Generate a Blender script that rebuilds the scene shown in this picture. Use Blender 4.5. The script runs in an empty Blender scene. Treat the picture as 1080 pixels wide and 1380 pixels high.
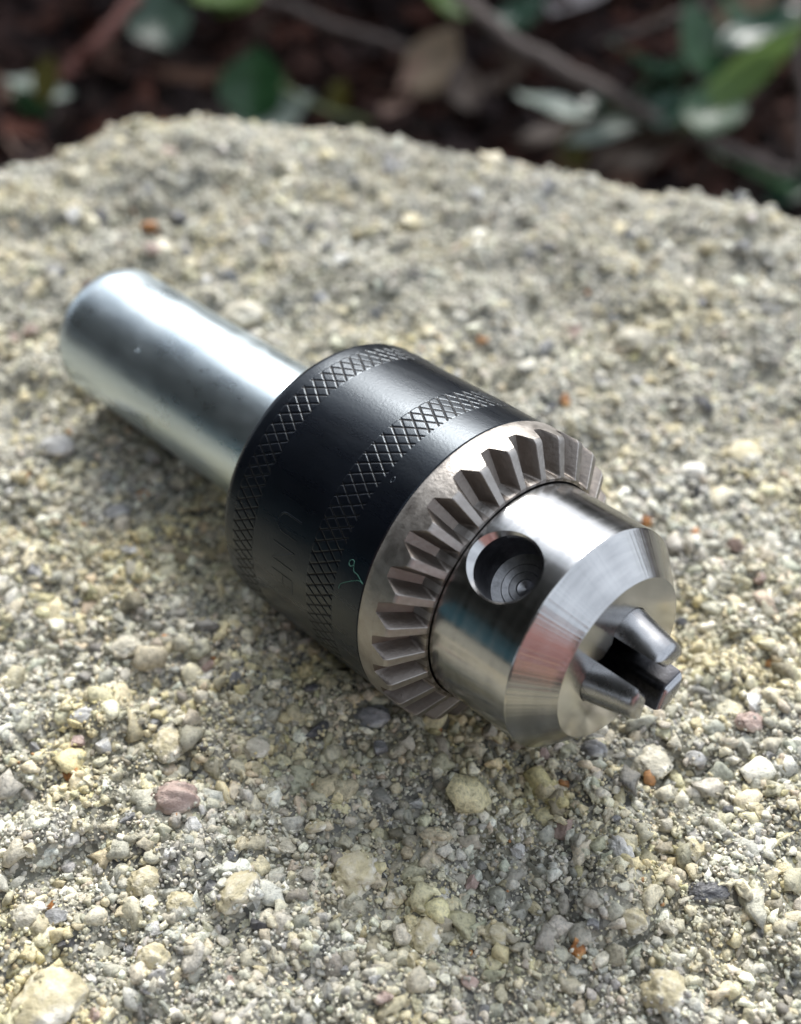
import bpy, bmesh, math, random
import numpy as np
from mathutils import Vector, Matrix
random.seed(7)
rng = np.random.default_rng(11)
MM = 0.001
scene = bpy.context.scene
C = scene.collection

# ------------------------------------------------------------------ camera
PITCH = math.radians(46.05)          # camera looks this far below the horizon
CAM_H = 161.3                        # mm above the resting plane of the chuck
F_PX, PW, PH = 1750.0, 1080.0, 1380.0
sp, cp = math.sin(PITCH), math.cos(PITCH)
cam_d = bpy.data.cameras.new('camera')
cam = bpy.data.objects.new('camera', cam_d); C.objects.link(cam)
cam.location = (0, 0, CAM_H * MM)
cam.rotation_euler = (math.pi / 2 - PITCH, 0, 0)
cam_d.sensor_fit = 'HORIZONTAL'; cam_d.sensor_width = 36.0
cam_d.lens = 36.0 * F_PX / PW
cam_d.clip_start = 0.005; cam_d.clip_end = 500
cam_d.dof.use_dof = True
cam_d.dof.focus_distance = 0.176
cam_d.dof.aperture_fstop = 15.0
cam_d.dof.aperture_blades = 0
scene.camera = cam

# ------------------------------------------------------------------ sky, sun, exposure
SUN_EL, SUN_AZ = math.radians(40), math.radians(5)   # azimuth clockwise from +Y (away from camera) to the right
world = bpy.data.worlds.new('World'); scene.world = world
world.use_nodes = True
wn, wl = world.node_tree.nodes, world.node_tree.links
wn.clear()
w_out = wn.new('ShaderNodeOutputWorld'); w_bg = wn.new('ShaderNodeBackground')
w_sky = wn.new('ShaderNodeTexSky'); w_sky.sky_type = 'NISHITA'; w_sky.sun_disc = False
w_sky.sun_elevation = SUN_EL; w_sky.sun_rotation = SUN_AZ
w_sky.air_density = 1.0; w_sky.dust_density = 4.0; w_sky.ozone_density = 1.0
w_hs = wn.new('ShaderNodeHueSaturation'); w_hs.inputs['Saturation'].default_value = 0.5
wl.new(w_sky.outputs[0], w_hs.inputs['Color'])
# broken white cloud over the blue
w_tc = wn.new('ShaderNodeTexCoord'); w_mp = wn.new('ShaderNodeMapping'); w_mp.inputs['Scale'].default_value = (1, 1, 1.8)
w_n = wn.new('ShaderNodeTexNoise'); w_n.inputs['Scale'].default_value = 2.3; w_n.inputs['Detail'].default_value = 5; w_n.inputs['Roughness'].default_value = .55
w_r = wn.new('ShaderNodeMapRange'); w_r.inputs[1].default_value = .36; w_r.inputs[2].default_value = .6; w_r.inputs[3].default_value = .3; w_r.inputs[4].default_value = 1.0
w_mx = wn.new('ShaderNodeMix'); w_mx.data_type = 'RGBA'; w_mx.inputs[7].default_value = (7.0, 7.7, 8.7, 1)
wl.new(w_tc.outputs['Generated'], w_mp.inputs[0]); wl.new(w_mp.outputs[0], w_n.inputs['Vector']); wl.new(w_n.outputs[0], w_r.inputs[0])
wl.new(w_r.outputs[0], w_mx.inputs[0]); wl.new(w_hs.outputs[0], w_mx.inputs[6]); wl.new(w_mx.outputs[2], w_bg.inputs['Color'])
w_bg.inputs['Strength'].default_value = 0.13
wl.new(w_bg.outputs[0], w_out.inputs[0])
sun_d = bpy.data.lights.new('sun', 'SUN'); sun_d.energy = 3.4; sun_d.angle = math.radians(28)
sun_d.color = (1.0, 0.975, 0.935)
sun = bpy.data.objects.new('sun', sun_d); C.objects.link(sun)
sdir = Vector((math.sin(SUN_AZ) * math.cos(SUN_EL), math.cos(SUN_AZ) * math.cos(SUN_EL), math.sin(SUN_EL)))
sun.rotation_euler = sdir.to_track_quat('Z', 'Y').to_euler()
sun.location = sdir * 3
scene.view_settings.view_transform = 'Standard'; scene.view_settings.look = 'None'
scene.view_settings.exposure = 0.75; scene.view_settings.gamma = 1.0
scene.cycles.max_bounces = 6
scene.cycles.sample_clamp_indirect = 6.0

# ------------------------------------------------------------------ helpers
def mesh_obj(name, v, f, mat=None, parent=None, smooth=True, sharp=None, loc=None):
    me = bpy.data.meshes.new(name)
    if isinstance(v, np.ndarray): v = v.tolist()
    if isinstance(f, np.ndarray): f = f.tolist()
    me.from_pydata(v, [], f); me.update()
    if smooth:
        me.polygons.foreach_set('use_smooth', np.ones(len(me.polygons), dtype=bool))
        if sharp: me.set_sharp_from_angle(angle=math.radians(sharp))
    if mat: me.materials.append(mat)
    return link(name, me, parent, loc)

def link(name, me, parent=None, loc=None):
    o = bpy.data.objects.new(name, me); C.objects.link(o)
    if parent: o.parent = parent
    if loc is not None: o.location = loc
    return o

def tag(o, label=None, cat=None, group=None, kind=None):
    if label: o['label'] = label
    if cat: o['category'] = cat
    if group: o['group'] = group
    if kind: o['kind'] = kind
    return o

def empty(name, loc=(0, 0, 0)):
    o = bpy.data.objects.new(name, None); C.objects.link(o); o.location = loc
    o.empty_display_size = 0.01
    return o

def lathe(prof, n=192, closed=False):
    """profile of (s, r) in mm -> verts in m, quads; axis = +Z"""
    t = np.linspace(0, 2 * np.pi, n, endpoint=False)
    v = []
    for s, r in prof:
        v.append(np.c_[r * np.cos(t), r * np.sin(t), np.full(n, s)])
    v = np.vstack(v) * MM
    m = len(prof); f = []
    k = np.arange(n); k2 = (k + 1) % n
    for i in range(m if closed else m - 1):
        j = (i + 1) % m
        f.append(np.c_[i * n + k, i * n + k2, j * n + k2, j * n + k])
    return v, np.vstack(f).tolist()

def at(px, py, z=0.0):
    """the place (mm) where the line of sight through a photo pixel meets height z"""
    dx, dy = (px - PW / 2) / F_PX, -(py - PH / 2) / F_PX
    w = np.array([dx, dy * sp + cp, dy * cp - sp])
    t = (z - CAM_H) / w[2]
    return np.array([0, 0, CAM_H]) + w * t

def tube(pts, rad, n=6):
    pts = np.array(pts, float); rad = np.broadcast_to(rad, len(pts))
    v, f = [], []
    up = np.array([0.3, 0.5, 0.81])
    for i, p in enumerate(pts):
        tg = pts[min(i + 1, len(pts) - 1)] - pts[max(i - 1, 0)]
        tg = tg / (np.linalg.norm(tg) + 1e-12)
        a = np.cross(tg, up); a /= np.linalg.norm(a) + 1e-12; b = np.cross(tg, a)
        for k in range(n):
            th = 2 * np.pi * k / n
            v.append(p + rad[i] * (a * np.cos(th) + b * np.sin(th)))
    for i in range(len(pts) - 1):
        for k in range(n):
            k2 = (k + 1) % n
            f.append((i * n + k, i * n + k2, (i + 1) * n + k2, (i + 1) * n + k))
    f.append(tuple(range(n))[::-1]); f.append(tuple((len(pts) - 1) * n + k for k in range(n)))
    return np.array(v), f

def spline(pts, m=8):
    pts = np.array(pts, float); out = []
    P = np.vstack([2 * pts[0] - pts[1], pts, 2 * pts[-1] - pts[-2]])
    for i in range(1, len(P) - 2):
        for t in np.linspace(0, 1, m, endpoint=False):
            a, b, c, d = P[i - 1], P[i], P[i + 1], P[i + 2]
            out.append(.5 * ((2 * b) + (c - a) * t + (2 * a - 5 * b + 4 * c - d) * t * t + (3 * b - a - 3 * c + d) * t ** 3))
    out.append(pts[-1]); return np.array(out)

def vnoise(x, y, seed=0):
    """smooth lattice noise, about -1..1"""
    xi, yi = np.floor(x).astype(np.int64), np.floor(y).astype(np.int64)
    fx, fy = x - xi, y - yi
    def h(a, b):
        n = (a * 374761393 + b * 668265263 + seed * 974634777) & 0xffffffff
        n = ((n ^ (n >> 13)) * 1274126177) & 0xffffffff
        return ((n ^ (n >> 16)) & 0xffff) / 32767.5 - 1
    u, w = fx * fx * fx * (fx * (fx * 6 - 15) + 10), fy * fy * fy * (fy * (fy * 6 - 15) + 10)
    return (h(xi, yi) * (1 - u) + h(xi + 1, yi) * u) * (1 - w) + (h(xi, yi + 1) * (1 - u) + h(xi + 1, yi + 1) * u) * w

def fbm(x, y, scale, octv=3, seed=0):
    s, a = 0, 1.0
    for i in range(octv):
        s = s + a * vnoise(x / scale * 2 ** i + 17.3 * i, y / scale * 2 ** i - 9.1 * i, seed + i); a *= .5
    return s

# ------------------------------------------------------------------ material helpers
class NT:
    def __init__(s, name):
        s.m = bpy.data.materials.new(name); s.m.use_nodes = True
        s.n, s.l = s.m.node_tree.nodes, s.m.node_tree.links
        s.b = s.n['Principled BSDF']
    def node(s, t, **k):
        x = s.n.new(t)
        for a, v in k.items():
            if a in x.inputs: x.inputs[a].default_value = v
            else: setattr(x, a, v)
        return x
    def link(s, a, b): s.l.new(a, b)
    def set(s, **k):
        for a, v in k.items(): s.b.inputs[a.replace('_', ' ')].default_value = v
    def coord(s, scale=(1, 1, 1)):
        tc = s.node('ShaderNodeTexCoord'); mp = s.node('ShaderNodeMapping'); mp.inputs['Scale'].default_value = scale
        s.link(tc.outputs['Object'], mp.inputs[0]); return mp.outputs[0]
    def noise(s, vec, scale, detail=3, rough=.5, dims='3D'):
        x = s.node('ShaderNodeTexNoise', noise_dimensions=dims); x.inputs['Scale'].default_value = scale
        x.inputs['Detail'].default_value = detail; x.inputs['Roughness'].default_value = rough
        if vec is not None: s.link(vec, x.inputs['Vector'] if dims != '1D' else x.inputs['W'])
        return x
    def ramp(s, fac, stops):
        r = s.node('ShaderNodeValToRGB'); e = r.color_ramp.elements
        while len(e) < len(stops): e.new(.5)
        for i, (p, c) in enumerate(stops): e[i].position = p; e[i].color = (*c, 1) if len(c) == 3 else c
        s.link(fac, r.inputs[0]); return r.outputs[0]
    def maprange(s, v, a, b, c, d):
        x = s.node('ShaderNodeMapRange'); x.inputs[1].default_value = a; x.inputs[2].default_value = b
        x.inputs[3].default_value = c; x.inputs[4].default_value = d; s.link(v, x.inputs[0]); return x.outputs[0]
    def bump(s, h, strength, dist, prev=None):
        x = s.node('ShaderNodeBump'); x.inputs['Strength'].default_value = strength; x.inputs['Distance'].default_value = dist
        s.link(h, x.inputs['Height'])
        if prev is not None: s.link(prev, x.inputs['Normal'])
        return x.outputs[0]
    def mix(s, fac, a, b, mode='MIX'):
        x = s.node('ShaderNodeMix', data_type='RGBA', blend_type=mode)
        for i, v in ((0, fac), (6, a), (7, b)):
            if isinstance(v, (int, float)): x.inputs[i].default_value = v
            elif isinstance(v, tuple): x.inputs[i].default_value = (*v, 1)
            else: s.link(v, x.inputs[i])
        return x.outputs[2]

def metal_turned():
    t = NT('turned_steel'); t.set(Metallic=1.0, Roughness=.2); t.b.inputs['Base Color'].default_value = (.56, .55, .535, 1)
    t.set(Anisotropic=.65, Anisotropic_Rotation=.25)
    tg = t.node('ShaderNodeTangent', direction_type='RADIAL', axis='Z'); t.link(tg.outputs[0], t.b.inputs['Tangent'])
    n1 = t.noise(t.coord((40, 40, 5200)), 1, 2, .6)                 # fine rings left by the lathe
    n2 = t.noise(t.coord((90, 90, 900)), 1, 3, .6)
    tc = t.node('ShaderNodeTexCoord'); sx = t.node('ShaderNodeSeparateXYZ'); t.link(tc.outputs['Object'], sx.inputs[0])
    at2 = t.node('ShaderNodeMath', operation='ARCTAN2'); t.link(sx.outputs[1], at2.inputs[0]); t.link(sx.outputs[0], at2.inputs[1])
    n3 = t.noise(at2.outputs[0], 26, 3, .6, '1D')                     # chatter across the rings, on the front cone only
    n4 = t.noise(at2.outputs[0], 4, 2, .5, '1D')
    onc = t.maprange(sx.outputs[2], .0216, .0219, 0, 1)
    offc = t.maprange(sx.outputs[2], .0264, .02645, 1, 0)
    m1 = t.node('ShaderNodeMath', operation='MULTIPLY'); t.link(onc, m1.inputs[0]); t.link(offc, m1.inputs[1])
    m2 = t.node('ShaderNodeMath', operation='MULTIPLY'); t.link(m1.outputs[0], m2.inputs[0]); t.link(n3.outputs[0], m2.inputs[1])
    b = t.bump(n1.outputs[0], .12, .00006)
    b = t.bump(m2.outputs[0], .22, .00018, b)
    t.link(b, t.b.inputs['Normal'])
    t.link(t.maprange(n2.outputs[0], .3, .7, .15, .26), t.b.inputs['Roughness'])
    t.link(t.ramp(n2.outputs[0], [(.3, (.40, .395, .39)), (.7, (.49, .485, .475))]), t.b.inputs['Base Color'])
    return t.m

def metal_zinc():
    t = NT('zinc_plating'); t.set(Metallic=1.0)
    n = t.noise(t.coord((1, 1, .12)), 700, 4, .6); n2 = t.noise(t.coord(), 2600, 2, .6); n3 = t.noise(t.coord((1, 1, .5)), 160, 3, .6)
    t.link(t.ramp(n3.outputs[0], [(.3, (.58, .67, .72)), (.7, (.68, .76, .80))]), t.b.inputs['Base Color'])
    t.link(t.maprange(n3.outputs[0], .3, .7, .24, .36), t.b.inputs['Roughness'])
    b = t.bump(n.outputs[0], .2, .00006); b = t.bump(n2.outputs[0], .25, .00004, b)
    t.link(b, t.b.inputs['Normal']); return t.m

def metal_gear():
    t = NT('sintered_nickel_steel'); t.set(Metallic=1.0)
    n = t.noise(t.coord(), 2600, 3, .6); n2 = t.noise(t.coord(), 320, 4, .65); n3 = t.noise(t.coord(), 900, 2, .5)
    t.link(t.ramp(n2.outputs[0], [(.3, (.27, .245, .225)), (.5, (.35, .325, .30)), (.7, (.43, .405, .38))]), t.b.inputs['Base Color'])
    t.link(t.maprange(n2.outputs[0], .3, .7, .36, .52), t.b.inputs['Roughness'])
    b = t.bump(n.outputs[0], .5, .00008); b = t.bump(n3.outputs[0], .4, .00014, b)
    t.link(b, t.b.inputs['Normal']); return t.m

def metal_jaw():
    t = NT('hardened_jaw_steel'); t.set(Metallic=1.0)
    n = t.noise(t.coord((2600, 2600, 60)), 1, 3, .6); n2 = t.noise(t.coord(), 500, 3, .6)
    t.link(t.ramp(n2.outputs[0], [(.3, (.33, .33, .335)), (.7, (.38, .38, .385))]), t.b.inputs['Base Color'])
    t.link(t.maprange(n2.outputs[0], .3, .7, .24, .3), t.b.inputs['Roughness'])
    t.link(t.bump(n.outputs[0], .1, .00004), t.b.inputs['Normal']); return t.m

def black_sleeve():
    t = NT('black_oxide'); t.set(Specular_IOR_Level=.42); t.b.inputs['Specular Tint'].default_value = (.74, .87, 1.0, 1)
    n = t.noise(t.coord(), 2200, 3, .6); n2 = t.noise(t.coord((400, 400, 60)), 1, 4, .7); n3 = t.noise(t.coord(), 150, 4, .6)
    t.link(t.ramp(n3.outputs[0], [(.3, (.0016, .0022, .004)), (.7, (.003, .004, .007))]), t.b.inputs['Base Color'])
    t.link(t.maprange(n2.outputs[0], .3, .7, .24, .34), t.b.inputs['Roughness'])
    b = t.bump(n.outputs[0], .32, .00006); t.link(b, t.b.inputs['Normal']); return t.m

def plain(name, col, rough=.5, metallic=0., spec=.5, var=.25, scale=300, bump=0., bdist=.0002, hue=None):
    t = NT(name); t.set(Roughness=rough, Metallic=metallic, Specular_IOR_Level=spec)
    n = t.noise(t.coord(), scale, 4, .65)
    lo = tuple(c * (1 - var) for c in col); hi = tuple(min(1, c * (1 + var)) for c in (hue or col))
    t.link(t.ramp(n.outputs[0], [(.3, lo), (.7, hi)]), t.b.inputs['Base Color'])
    if bump:
        n2 = t.noise(t.coord(), scale * 2.2, 4, .7); t.link(t.bump(n2.outputs[0], bump, bdist), t.b.inputs['Normal'])
    return t.m

def rock_matrix():
    t = NT('granular_rock')
    co = t.coord()
    v = t.node('ShaderNodeTexVoronoi'); v.inputs['Scale'].default_value = 1100; t.link(co, v.inputs['Vector'])
    sx = t.node('ShaderNodeSeparateColor'); t.link(v.outputs['Color'], sx.inputs[0])
    c1 = t.ramp(sx.outputs[0], [(0, (.06, .06, .055)), (.3, (.16, .155, .135)), (.6, (.28, .27, .225)), (.85, (.45, .43, .35)), (1, (.64, .62, .56))])
    n = t.noise(co, 60, 4, .6); n2 = t.noise(co, 900, 4, .7)
    c2 = t.mix(t.maprange(n.outputs[0], .45, .7, 0, .55), c1, (.27, .24, .13))
    c3 = t.mix(t.maprange(n2.outputs[0], .35, .6, .5, 0), c2, (.08, .08, .07))
    t.link(c3, t.b.inputs['Base Color']); t.set(Roughness=.75, Specular_IOR_Level=.4)
    b = t.bump(v.outputs['Distance'], .6, .0005); b = t.bump(n2.outputs[0], .7, .0004, b)
    t.link(b, t.b.inputs['Normal']); return t.m

def grain_mat():
    t = NT('mineral_grain')
    a = t.node('ShaderNodeAttribute', attribute_name='Col')
    co = t.coord(); n = t.noise(co, 1500, 4, .7); n2 = t.noise(co, 5200, 2, .6)
    c = t.mix(1.0, a.outputs['Color'], t.ramp(n.outputs[0], [(.28, (.42, .41, .37)), (.48, (.95, .95, .93)), (.7, (1.3, 1.27, 1.2))]), 'MULTIPLY')
    t.link(c, t.b.inputs['Base Color'])
    t.link(t.maprange(n.outputs[0], .35, .65, .32, .75), t.b.inputs['Roughness']); t.set(Specular_IOR_Level=.5)
    b = t.bump(n.outputs[0], .9, .0003); b = t.bump(n2.outputs[0], .6, .0001, b)
    t.link(b, t.b.inputs['Normal']); return t.m

def pebble_mat(name, c0, c1, c2, rough=.6):
    t = NT(name); co = t.coord(); n = t.noise(co, 420, 5, .7); n2 = t.noise(co, 2200, 3, .7); n3 = t.noise(co, 190, 3, .6)
    c = t.ramp(n.outputs[0], [(.36, tuple(.6 * q for q in c0)), (.46, c0), (.54, c1), (.64, tuple(min(.85, 1.25 * q) for q in c2))])
    c = t.mix(t.maprange(n2.outputs[0], .56, .72, 0, .55), c, (.2, .19, .15))
    c = t.mix(t.maprange(n3.outputs[0], .55, .7, 0, .5), c, (.52, .46, .26))
    t.link(c, t.b.inputs['Base Color']); t.set(Roughness=rough, Specular_IOR_Level=.45)
    b = t.bump(n.outputs[0], .9, .001); b = t.bump(n2.outputs[0], .8, .0003, b)
    t.link(b, t.b.inputs['Normal']); return t.m

def col_mat(name, rough, spec=.4, scale=400, bump=.4, bdist=.0006):
    t = NT(name); a = t.node('ShaderNodeAttribute', attribute_name='Col')
    n = t.noise(t.coord(), scale, 4, .65)
    t.link(t.mix(1.0, a.outputs['Color'], t.ramp(n.outputs[0], [(.25, (.5, .5, .5)), (.75, (1.4, 1.4, 1.4))]), 'MULTIPLY'), t.b.inputs['Base Color'])
    t.set(Roughness=rough, Specular_IOR_Level=spec)
    t.link(t.bump(n.outputs[0], bump, bdist), t.b.inputs['Normal']); return t.m

def leaf_mat(name, c0, c1, rough=.3, trans=.15):
    t = NT(name); n = t.noise(t.coord(), 90, 4, .6)
    t.link(t.ramp(n.outputs[0], [(.3, c0), (.7, c1)]), t.b.inputs['Base Color']); t.set(Roughness=rough + .08, Specular_IOR_Level=.4)
    if trans:
        tr = t.node('ShaderNodeBsdfTranslucent'); tr.inputs[0].default_value = (*[min(1, c * 1.6) for c in c1], 1)
        ms = t.node('ShaderNodeMixShader'); ms.inputs[0].default_value = trans
        out = t.n['Material Output']
        t.link(t.b.outputs[0], ms.inputs[1]); t.link(tr.outputs[0], ms.inputs[2]); t.link(ms.outputs[0], out.inputs[0])
    return t.m

def metal_gear_shaded():
    m = metal_gear().copy(); m.name = 'gear_flank_shaded'
    for n in m.node_tree.nodes:
        if n.type == 'VALTORGB':
            for e, c in zip(n.color_ramp.elements, ((.17, .148, .13), (.2, .175, .155), (.235, .21, .187))): e.color = (*c, 1)
    return m
M_GEAR_SHADE = metal_gear_shaded()
M_NOSE, M_ZINC, M_GEAR, M_JAW, M_BLACK = metal_turned(), metal_zinc(), metal_gear(), metal_jaw(), black_sleeve()

# ------------------------------------------------------------------ chuck frame (local Z = axis towards the jaws, local X = up-facing side)
def c2w(v): return Vector((v[0], v[1] * sp - v[2] * cp, v[1] * cp + v[2] * sp))
AX = c2w((0.68292787, -0.44207977, 0.58152816)).normalized()
E1 = (Vector((0, 0, 1)) - AX * AX.z).normalized()
E2 = AX.cross(E1)
ORG = c2w((10.57074466, -7.51665514, -185.78976179)) + Vector((0, 0, CAM_H))
R_G, R_S, R_K, R_N, R_F = 22.5, 22.36, 12.22, 16.78, 12.07
S1, S2, S3 = 8.0, 21.74, 26.51
L_K = 93.3
chuck = empty('drill_chuck', ORG * MM)
chuck.matrix_world = Matrix(((E1.x, E2.x, AX.x, ORG.x * MM), (E1.y, E2.y, AX.y, ORG.y * MM), (E1.z, E2.z, AX.z, ORG.z * MM), (0, 0, 0, 1)))
tag(chuck, 'keyed steel drill chuck with black knurled sleeve and long shank lying on rough rock', 'drill chuck')

# shank
pr = [(-L_K + .0, 0.01), (-L_K, 4), (-L_K, R_K - 1.7), (-L_K + .15, R_K - 1.4), (-L_K + 1.3, R_K - .16), (-L_K + 1.6, R_K)]
pr += [(s, R_K) for s in np.linspace(-L_K + 4, -29, 30)]
v, f = lathe(pr, 192); shank = mesh_obj('shank', v, f, M_ZINC, chuck, sharp=35)

# sleeve: smooth lathe strips with two knurled bands between them
B1, B2 = (-27.3, -22.6), (-10.75, -5.25)
fil = [(-31 + 2.3 * (1 - math.cos(a)), R_S - 3.2 + 3.2 * math.sin(a)) for a in np.linspace(0, math.pi / 2, 12)]
NA = 1458
def strip(s0, s1, step=.9): return [(s, R_S) for s in np.linspace(s0, s1, max(2, int((s1 - s0) / step)))]
v1, f1 = lathe([(-29, R_K - .05), (-30.6, R_K + .3), (-31, R_K + .8), (-31, 17)] + fil[:-1] + strip(fil[-1][0], B1[0], .5), 324)
sleeve = mesh_obj('sleeve', v1, f1, M_BLACK, chuck, sharp=50)
v2, f2 = lathe(strip(B1[1], B2[0]), 324); v3, f3 = lathe(strip(B2[1], -.25, .6) + [(-.06, R_S - .2), (-.06, 16)], 324)
mesh_obj('sleeve_collar', v2, f2, M_BLACK, sleeve); mesh_obj('sleeve_collar', v3, f3, M_BLACK, sleeve, sharp=35)
def knurl(s0, s1):
    ns = int((s1 - s0) / .1) + 1
    s = np.linspace(s0, s1, ns); a = np.linspace(0, 2 * np.pi, NA, endpoint=False)
    S, Aa = np.meshgrid(s, a, indexing='ij')
    deg = np.degrees(Aa); pitch = 360 / 81.; k = 8.5 / 5.55
    def groove(u):
        dd = np.abs((u / pitch) % 1.0 - .5) * pitch * R_S * math.pi / 180      # mm from the groove's middle
        return np.clip(1 - dd / .17, 0, 1)
    wob = .12 * vnoise(deg / 9., S / 3., 5)
    g = np.maximum(groove(deg + k * (S - s0) + wob), groove(deg - k * (S - s0) + 1.3 - wob))
    edge = np.clip(np.minimum(S - s0, s1 - S) / .2, 0, 1)
    R = R_S - .1 * g * edge * (1 + .2 * vnoise(deg / 3., S, 8))
    R = R + .03 * edge * (1 - g)
    v = np.stack([R * np.cos(Aa), R * np.sin(Aa), S], -1).reshape(-1, 3) * MM
    i, j = np.meshgrid(np.arange(ns - 1), np.arange(NA), indexing='ij'); j2 = (j + 1) % NA
    f = np.stack([i * NA + j, i * NA + j2, (i + 1) * NA + j2, (i + 1) * NA + j], -1).reshape(-1, 4)
    return v, f
M_GROOVE = plain('dull_groove', (.004, .0045, .006), .5, 0, .2, .2, 900)
for b in (B1, B2):
    v, f = knurl(*b); o = mesh_obj('knurl_band', v, f, M_BLACK, sleeve); o.data.materials.append(M_GROOVE)
    vr = np.hypot(v[:, 0], v[:, 1]) / MM; low = (vr[f].mean(1) < R_S - .018)
    o.data.polygons.foreach_set('material_index', low.astype(np.int32))

def on_sleeve(s, az, h=0.0):
    a = math.radians(az); r = R_S + h
    return np.array([r * math.cos(a), r * math.sin(a), s])
# stamped letters: bars lying a hair proud, with sloping sides like the burr of a stamp
M_BURR = plain('stamped_edge', (.03, .033, .04), .22, 0, .8, .1)
def letter_bar(V, F, p0, p1, w=.34, h=.06):
    (s0, a0), (s1, a1) = p0, p1
    n = 7; base = len(V); kx = R_S * math.pi / 180
    d = np.array([s1 - s0, (a1 - a0) * kx]); d /= np.linalg.norm(d); nn = np.array([-d[1], d[0]])
    for i in range(n):
        t = i / (n - 1); s, a = s0 + (s1 - s0) * t, a0 + (a1 - a0) * t
        for off, hh in ((-w / 2, -.02), (-w / 5, h), (w / 5, h), (w / 2, -.02)):
            V.append(on_sleeve(s + nn[0] * off, a + nn[1] * off / kx, hh) * MM)
    for i in range(n - 1):
        for k in range(3):
            q = base + i * 4 + k; F.append((q, q + 1, q + 5, q + 4))
def letter(bars):
    V, F = [], []
    for p0, p1 in bars: letter_bar(V, F, p0, p1)
    mesh_obj('stamped_letter', np.array(V), F, M_BLACK, sleeve, sharp=20)
lo, hi = -18.2, -13.8
def arc(s, a, ds, da, t0, t1, n=8):
    p = [(s + ds * math.sin(t), a + da * math.cos(t)) for t in np.linspace(t0, t1, n)]
    return list(zip(p[:-1], p[1:]))
letter([((hi, 57), (lo + 1.3, 57)), ((hi, 64), (lo + 1.3, 64))] + arc(lo + 1.3, 60.5, 1.3, 3.5, -math.pi, 0))
letter([((lo, 69.3), (hi, 69.3)), ((hi, 69.3), (lo, 76.3)), ((lo, 76.3), (hi, 76.3))])
letter([((lo, 81), (hi, 81)), ((hi, 81), (hi, 87)), ((-15.9, 81), (-15.9, 85.6))])
# a small ding near the second knurled band
v, f = lathe([(0, .55), (.05, .42), (-.04, .2), (-.05, .01)], 16)
dn = mesh_obj('ding', v * np.array([.55, 1, 1]), f, M_BLACK, sleeve, sharp=40)
p = on_sleeve(-4.0, 26.8, .0) * MM; a = math.radians(26.8)
dn.matrix_local = Matrix.Translation(p) @ Matrix(((0, -math.sin(a), math.cos(a)), (0, math.cos(a), math.sin(a)), (1, 0, 0))).to_4x4()

# gear ring: cylinder wall and floor are the ring, each tooth a piece of its own
NT_, PH0 = 27, 55.5 - 2.3
PIT = 360 / NT_; R_IN = 16.98
def tooth_height(u):                      # u: 0..1 across one pitch, 0 = middle of the gap
    x = abs(u - .5) * 2                   # 0 on the crest, 1 in the gap
    c, fl = .24, .72                       # crest half, gap start
    t = np.clip((fl - x) / (fl - c), 0, 1)
    return .75 * t + .25 * (t * t * (3 - 2 * t))
def floor_s(r):
    t = (R_G - r) / (R_G - R_IN)
    s = 3.0 + 2.6 * t
    w = np.clip((17.7 - r) / .28, 0, 1); return s * (1 - w) + 7.95 * w
def crest_s(r):
    t = (R_G - r) / (R_G - R_IN)
    s = 5.55 + 2.75 * t
    s = s - np.clip((r - R_G + .45) / .45, 0, 1) ** 2 * .35
    w = np.clip((17.55 - r) / .2, 0, 1); return s * (1 - w) + 7.95 * w
def surf(u, r):
    h = tooth_height(u); return floor_s(r) * (1 - h) + max(crest_s(r), floor_s(r)) * h
rr = np.array([R_G, R_G - .12, R_G - .3, R_G - .5, R_G - 1, 20.6, 19.6, 18.6, 18.0, 17.75, 17.65, 17.55, 17.45, 17.38, 17.2, 17.05, R_IN])
u_gap = .14
us_h = np.concatenate([[u_gap, .155, .175], np.linspace(.2, .35, 6), [.365, .38, .40, .44]]); us_t = np.concatenate([us_h, [.5], 1 - us_h[::-1]])
def gear_pt(u, r, s, rot=0):
    a = math.radians(u * PIT + rot); return (r * math.cos(a) * MM, r * math.sin(a) * MM, s * MM)
s_edge = float(floor_s(R_G))
V, F = [], []
nr, nu = len(rr), len(us_t)
for u in us_t:
    for r in rr: V.append(gear_pt(u, r, surf(u, r)))
for i in range(nu - 1):
    for j in range(nr - 1):
        F.append((i * nr + j, i * nr + j + 1, (i + 1) * nr + j + 1, (i + 1) * nr + j))
b0 = len(V)                                # outer end of the tooth, flush with the ring's wall, and the inner end
for u in us_t:
    V.append(gear_pt(u, R_G, s_edge)); V.append(gear_pt(u, R_G, surf(u, R_G)))
    V.append(gear_pt(u, R_IN, 6.4)); V.append(gear_pt(u, R_IN, surf(u, R_IN)))
for i in range(nu - 1):
    q = b0 + 4 * i
    F.append((q, q + 1, q + 5, q + 4)); F.append((q + 2, q + 6, q + 7, q + 3))
V2, F2 = [], []
prf = [(.0, 16.0), (.0, R_G - .25), (.08, R_G - .08), (.25, R_G), (1.0, R_G), (2.0, R_G), (s_edge - .3, R_G), (s_edge, R_G)]
v, f = lathe(prf, 324); V2 = [tuple(p) for p in v]; F2 = [tuple(q) for q in f]
for k in range(NT_):                       # gap floors
    base = len(V2); uu = np.linspace(-u_gap, u_gap, 5)
    for u in uu:
        for r in rr: V2.append(gear_pt(u, r, surf(u % 1.0, r), k * PIT + PH0))
    for i in range(4):
        for j in range(nr - 1):
            F2.append((base + i * nr + j, base + i * nr + j + 1, base + (i + 1) * nr + j + 1, base + (i + 1) * nr + j))
v, f = lathe([(7.9, R_IN + .001), (2, R_IN + .001)], 162)
nb = len(V2); V2 += [tuple(p) for p in v]; F2 += [tuple(x + nb for x in q) for q in f]
gear = mesh_obj('gear_ring', V2, F2, M_GEAR, chuck, sharp=40)
tooth0 = mesh_obj('gear_tooth', V, F, M_GEAR, gear, sharp=48)
tooth0.rotation_euler.z = math.radians(PH0)
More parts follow.
